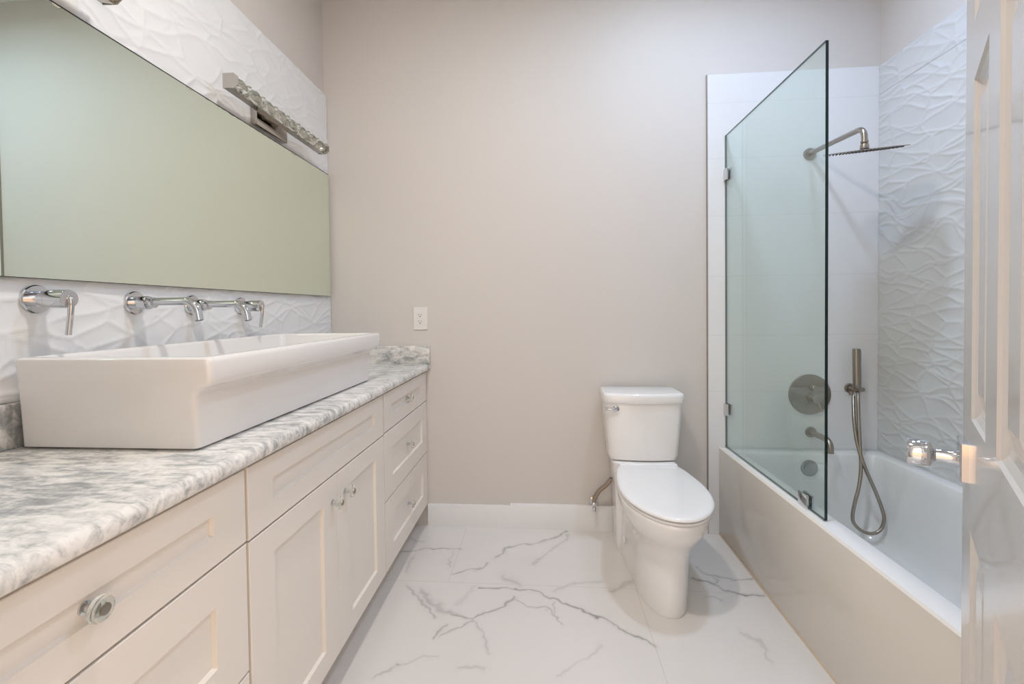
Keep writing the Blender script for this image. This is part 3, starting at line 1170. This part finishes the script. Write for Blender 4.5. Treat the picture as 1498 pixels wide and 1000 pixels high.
obj('tub_drain', lathe(B(), (1.325, -.33, .0465), (0, 0, 1), [(0, .034), (.003, .032), (.005, .022), (.006, 0)], 28), M_NICKEL, tub, label='nickel tub drain')
b = B()
for x0, x1, y0, y1 in ((1.268, 1.276, -.0545, -.0525), (1.279, 1.284, -.060, -.048), (1.286, 1.293, -.059, -.056), (1.286, 1.293, -.053, -.050), (1.296, 1.302, -.060, -.050), (1.304, 1.309, -.059, -.049), (1.312, 1.320, -.0545, -.0525)):
    box(b, x0, x1, y0, y1, RZ + .0001, RZ + .0004)
obj('rim_mark', b, mat('grey_print', (0.25, 0.26, 0.27), 0.4), tub, label='small grey printed mark on the rim')

# ------------------------------------------------------------------ glass screen
o = thing('shower_screen', (.9584, -.43, RZ), 'fixed clear glass shower screen standing on the tub rim', 'shower screen')
b = B()
box(b, .9534, .9634, -.856, -.0135, RZ + .0035, 2.087)
for f in b.faces:
    n = f.normal
    f.material_index = 0 if abs(n.x) > .5 else (1 if n.y < -.5 else 2)
obj('glass_panel', b, [M_GLASS, M_GLEDGE, M_GLEDGE2], o, label='clear greenish glass pane with dark edge')
obj('seal_strip', box(B(), .9525, .9643, -.85, -.0135, RZ + .0002, RZ + .0034), mat('clear_silicone', (0.42, 0.44, 0.40), 0.4), o)
for z in (1.883, .667):
    b = box(B(), .9455, .9533, -.057, -.0125, z - .030, z + .030, bev=.0015)
    box(b, .9635, .9713, -.057, -.0125, z - .030, z + .030, bev=.0015)
    obj('glass_clamp', b, M_CHROME, o, label='chrome glass clamp on the tiled wall')
b = box(B(), .9455, .9533, -.765, -.708, RZ + .0004, RZ + .050, bev=.0015)
box(b, .9635, .9713, -.765, -.708, RZ + .0004, RZ + .050, bev=.0015)
obj('glass_clamp', b, M_CHROME, o, label='chrome glass clamp on the tub rim')

# ------------------------------------------------------------------ shower fittings (brushed nickel)
YT = -.0121
SX = 1.3713
o = thing('rain_shower', (SX, YT, 1.978), 'brushed nickel rain shower head on a bent wall arm', 'shower')
obj('wall_flange', lathe(B(), (SX, YT, 1.977), (0, -1, 0), [(0, .030), (.006, .030), (.012, .027), (.014, .014), (.018, .013)], 32), M_NICKEL, o)
pts = [Vector((SX, YT - .012, 1.977)), Vector((SX, -.20, 1.968)), Vector((SX, -.372, 1.9575))]
for k in range(1, 8):
    a = PI / 2 * k / 7
    pts.append(Vector((SX, -.372 - .040 * math.sin(a), 1.9165 + .040 * math.cos(a))))
pts.append(Vector((SX, -.413, 1.898)))
obj('shower_arm', tube(B(), pts, .0115, 20), M_NICKEL, o)
HC = Vector((SX, -.4155, 1.857))
tilt = Matrix.Rotation(math.radians(13.5), 3, 'X') @ Matrix.Rotation(math.radians(-4.5), 3, 'Y')
b = lathe(B(), (SX, -.413, 1.899), (0, 0, -1), [(0, .0135), (.005, .0145), (.010, .0135), (.012, .011), (.016, .015), (.030, .0165), (.036, .016)], 24)
obj('swivel_joint', b, M_NICKEL, o)


def tilted(b):
    for v in b.verts:
        v.co = HC + tilt @ v.co
    return b


b = lathe(B(), (0, 0, .006), (0, 0, -1), [(0, .018), (.003, .030), (.0045, .142), (.006, .1465), (.0075, .145), (.008, 0)], 64)
plate = obj('rain_plate', tilted(b), M_NICKEL, o)
b = B()
for i in range(-9, 10):
    for j in range(-9, 10):
        x, y = i * .0138 + (j % 2) * .0069, j * .0125
        if x * x + y * y < .126 ** 2:
            lathe(b, (x, y, -.0019), (0, 0, -1), [(0, .0030), (.0045, .0016)], 6)
nz = obj('nozzles', tilted(b), M_NICKDK, plate, label='dark rubber nozzles', kind='stuff')

VX, VZ = 1.3735, .7435
o = thing('shower_valve', (VX, YT, VZ), 'round brushed nickel shower valve plate with lever above the spout', 'shower valve')
obj('valve_plate', lathe(B(), (VX, YT, VZ), (0, -1, 0), [(0, .104), (.004, .104), (.008, .102), (.010, .097), (.0102, 0)], 64), M_NICKEL, o)
hd = obj('handle', lathe(B(), (VX + .008, YT - .010, VZ - .018), (0, -1, 0), [(0, .026), (.018, .026), (.019, .023), (.045, .0225), (.047, .020), (.0472, 0)], 32), M_NICKEL, o)
p = [(VX + .010, YT - .046, VZ - .022), (VX + .016, YT - .055, VZ - .045), (VX + .024, YT - .068, VZ - .075)]
obj('lever', tube(B(), spline(p, 5), .0062, 14), M_NICKEL, hd)
obj('diverter_knob', lathe(B(), (VX + .008, YT - .010, VZ + .036), (0, -1, 0), [(0, .0165), (.012, .0165), (.013, .0155), (.030, .0155), (.032, .0135), (.0322, 0)], 28), M_NICKEL, o)

PX, PZ = 1.3800, .5475
o = thing('tub_spout', (PX, YT, PZ), 'brushed nickel tub spout below the shower valve', 'tub spout')
obj('wall_flange', lathe(B(), (PX, YT, PZ), (0, -1, 0), [(0, .0275), (.005, .0275), (.011, .025), (.012, .017), (.026, .0165), (.027, .0145)], 32), M_NICKEL, o)
pts = [Vector((PX, YT - .02, PZ)), Vector((PX, -.09, PZ)), Vector((PX, -.135, PZ))]
for k in range(1, 8):
    a = PI / 2 * k / 7
    pts.append(Vector((PX, -.135 - .040 * math.sin(a), PZ - .040 + .040 * math.cos(a))))
pts.append(Vector((PX, -.176, PZ - .060)))
obj('spout', tube(B(), pts, .0145, 20), M_NICKEL, o)

o = thing('hand_shower', (1.577, YT, .777), 'brushed nickel hand shower with a long looped hose by the corner', 'hand shower')
b = lathe(B(), (1.569, YT, .776), (0, -1, 0), [(0, .0255), (.005, .0255), (.010, .023), (.012, .014), (.036, .013), (.042, .0145), (.048, .0145)], 30)
lathe(b, (1.560, -.058, .7755), (1, 0, 0), [(0, .012), (.020, .0125), (.034, .0115), (.036, .008), (.040, .008), (.042, .010), (.048, .010)], 20)
lathe(b, (1.557, -.045, .768), (0, 0, -1), [(0, .010), (.020, .0095), (.022, .008)], 16)
obj('wall_bracket', b, M_NICKEL, o)
b = lathe(B(), (1.5715, -.066, .784), (-.022, 0, 1), [(0, .0125), (.006, .0165), (.020, .0175), (.195, .0175), (.199, .0165), (.200, 0)], 28)
box(b, 1.583, 1.586, -.073, -.059, .92, .975, bev=.001, seg=1, mi=1)
obj('wand', b, [M_NICKEL, M_NICKDK], o)
hp = [(350, 288), (351, 340), (353, 400), (364, 490), (385, 570), (415, 650), (455, 740), (485, 820), (495, 870), (478, 918), (440, 937), (392, 925), (354, 890), (346, 850), (358, 785), (376, 715), (386, 620), (380, 500), (375, 400), (372, 300), (372, 262)]
n = len(hp)
hq = []
for i, (a, c) in enumerate(hp):
    t_ = i / (n - 1)
    s = math.sin(PI * t_)
    depth = -.048 - .150 * min(1, s * 1.30) - (.016 * t_)
    hq.append(at(1140 + a / 3.228, 490 + c / 3.228, 'y', depth))
obj('hose', tube(B(), spline(hq, 8), .0078, 12), M_NICKEL, o)
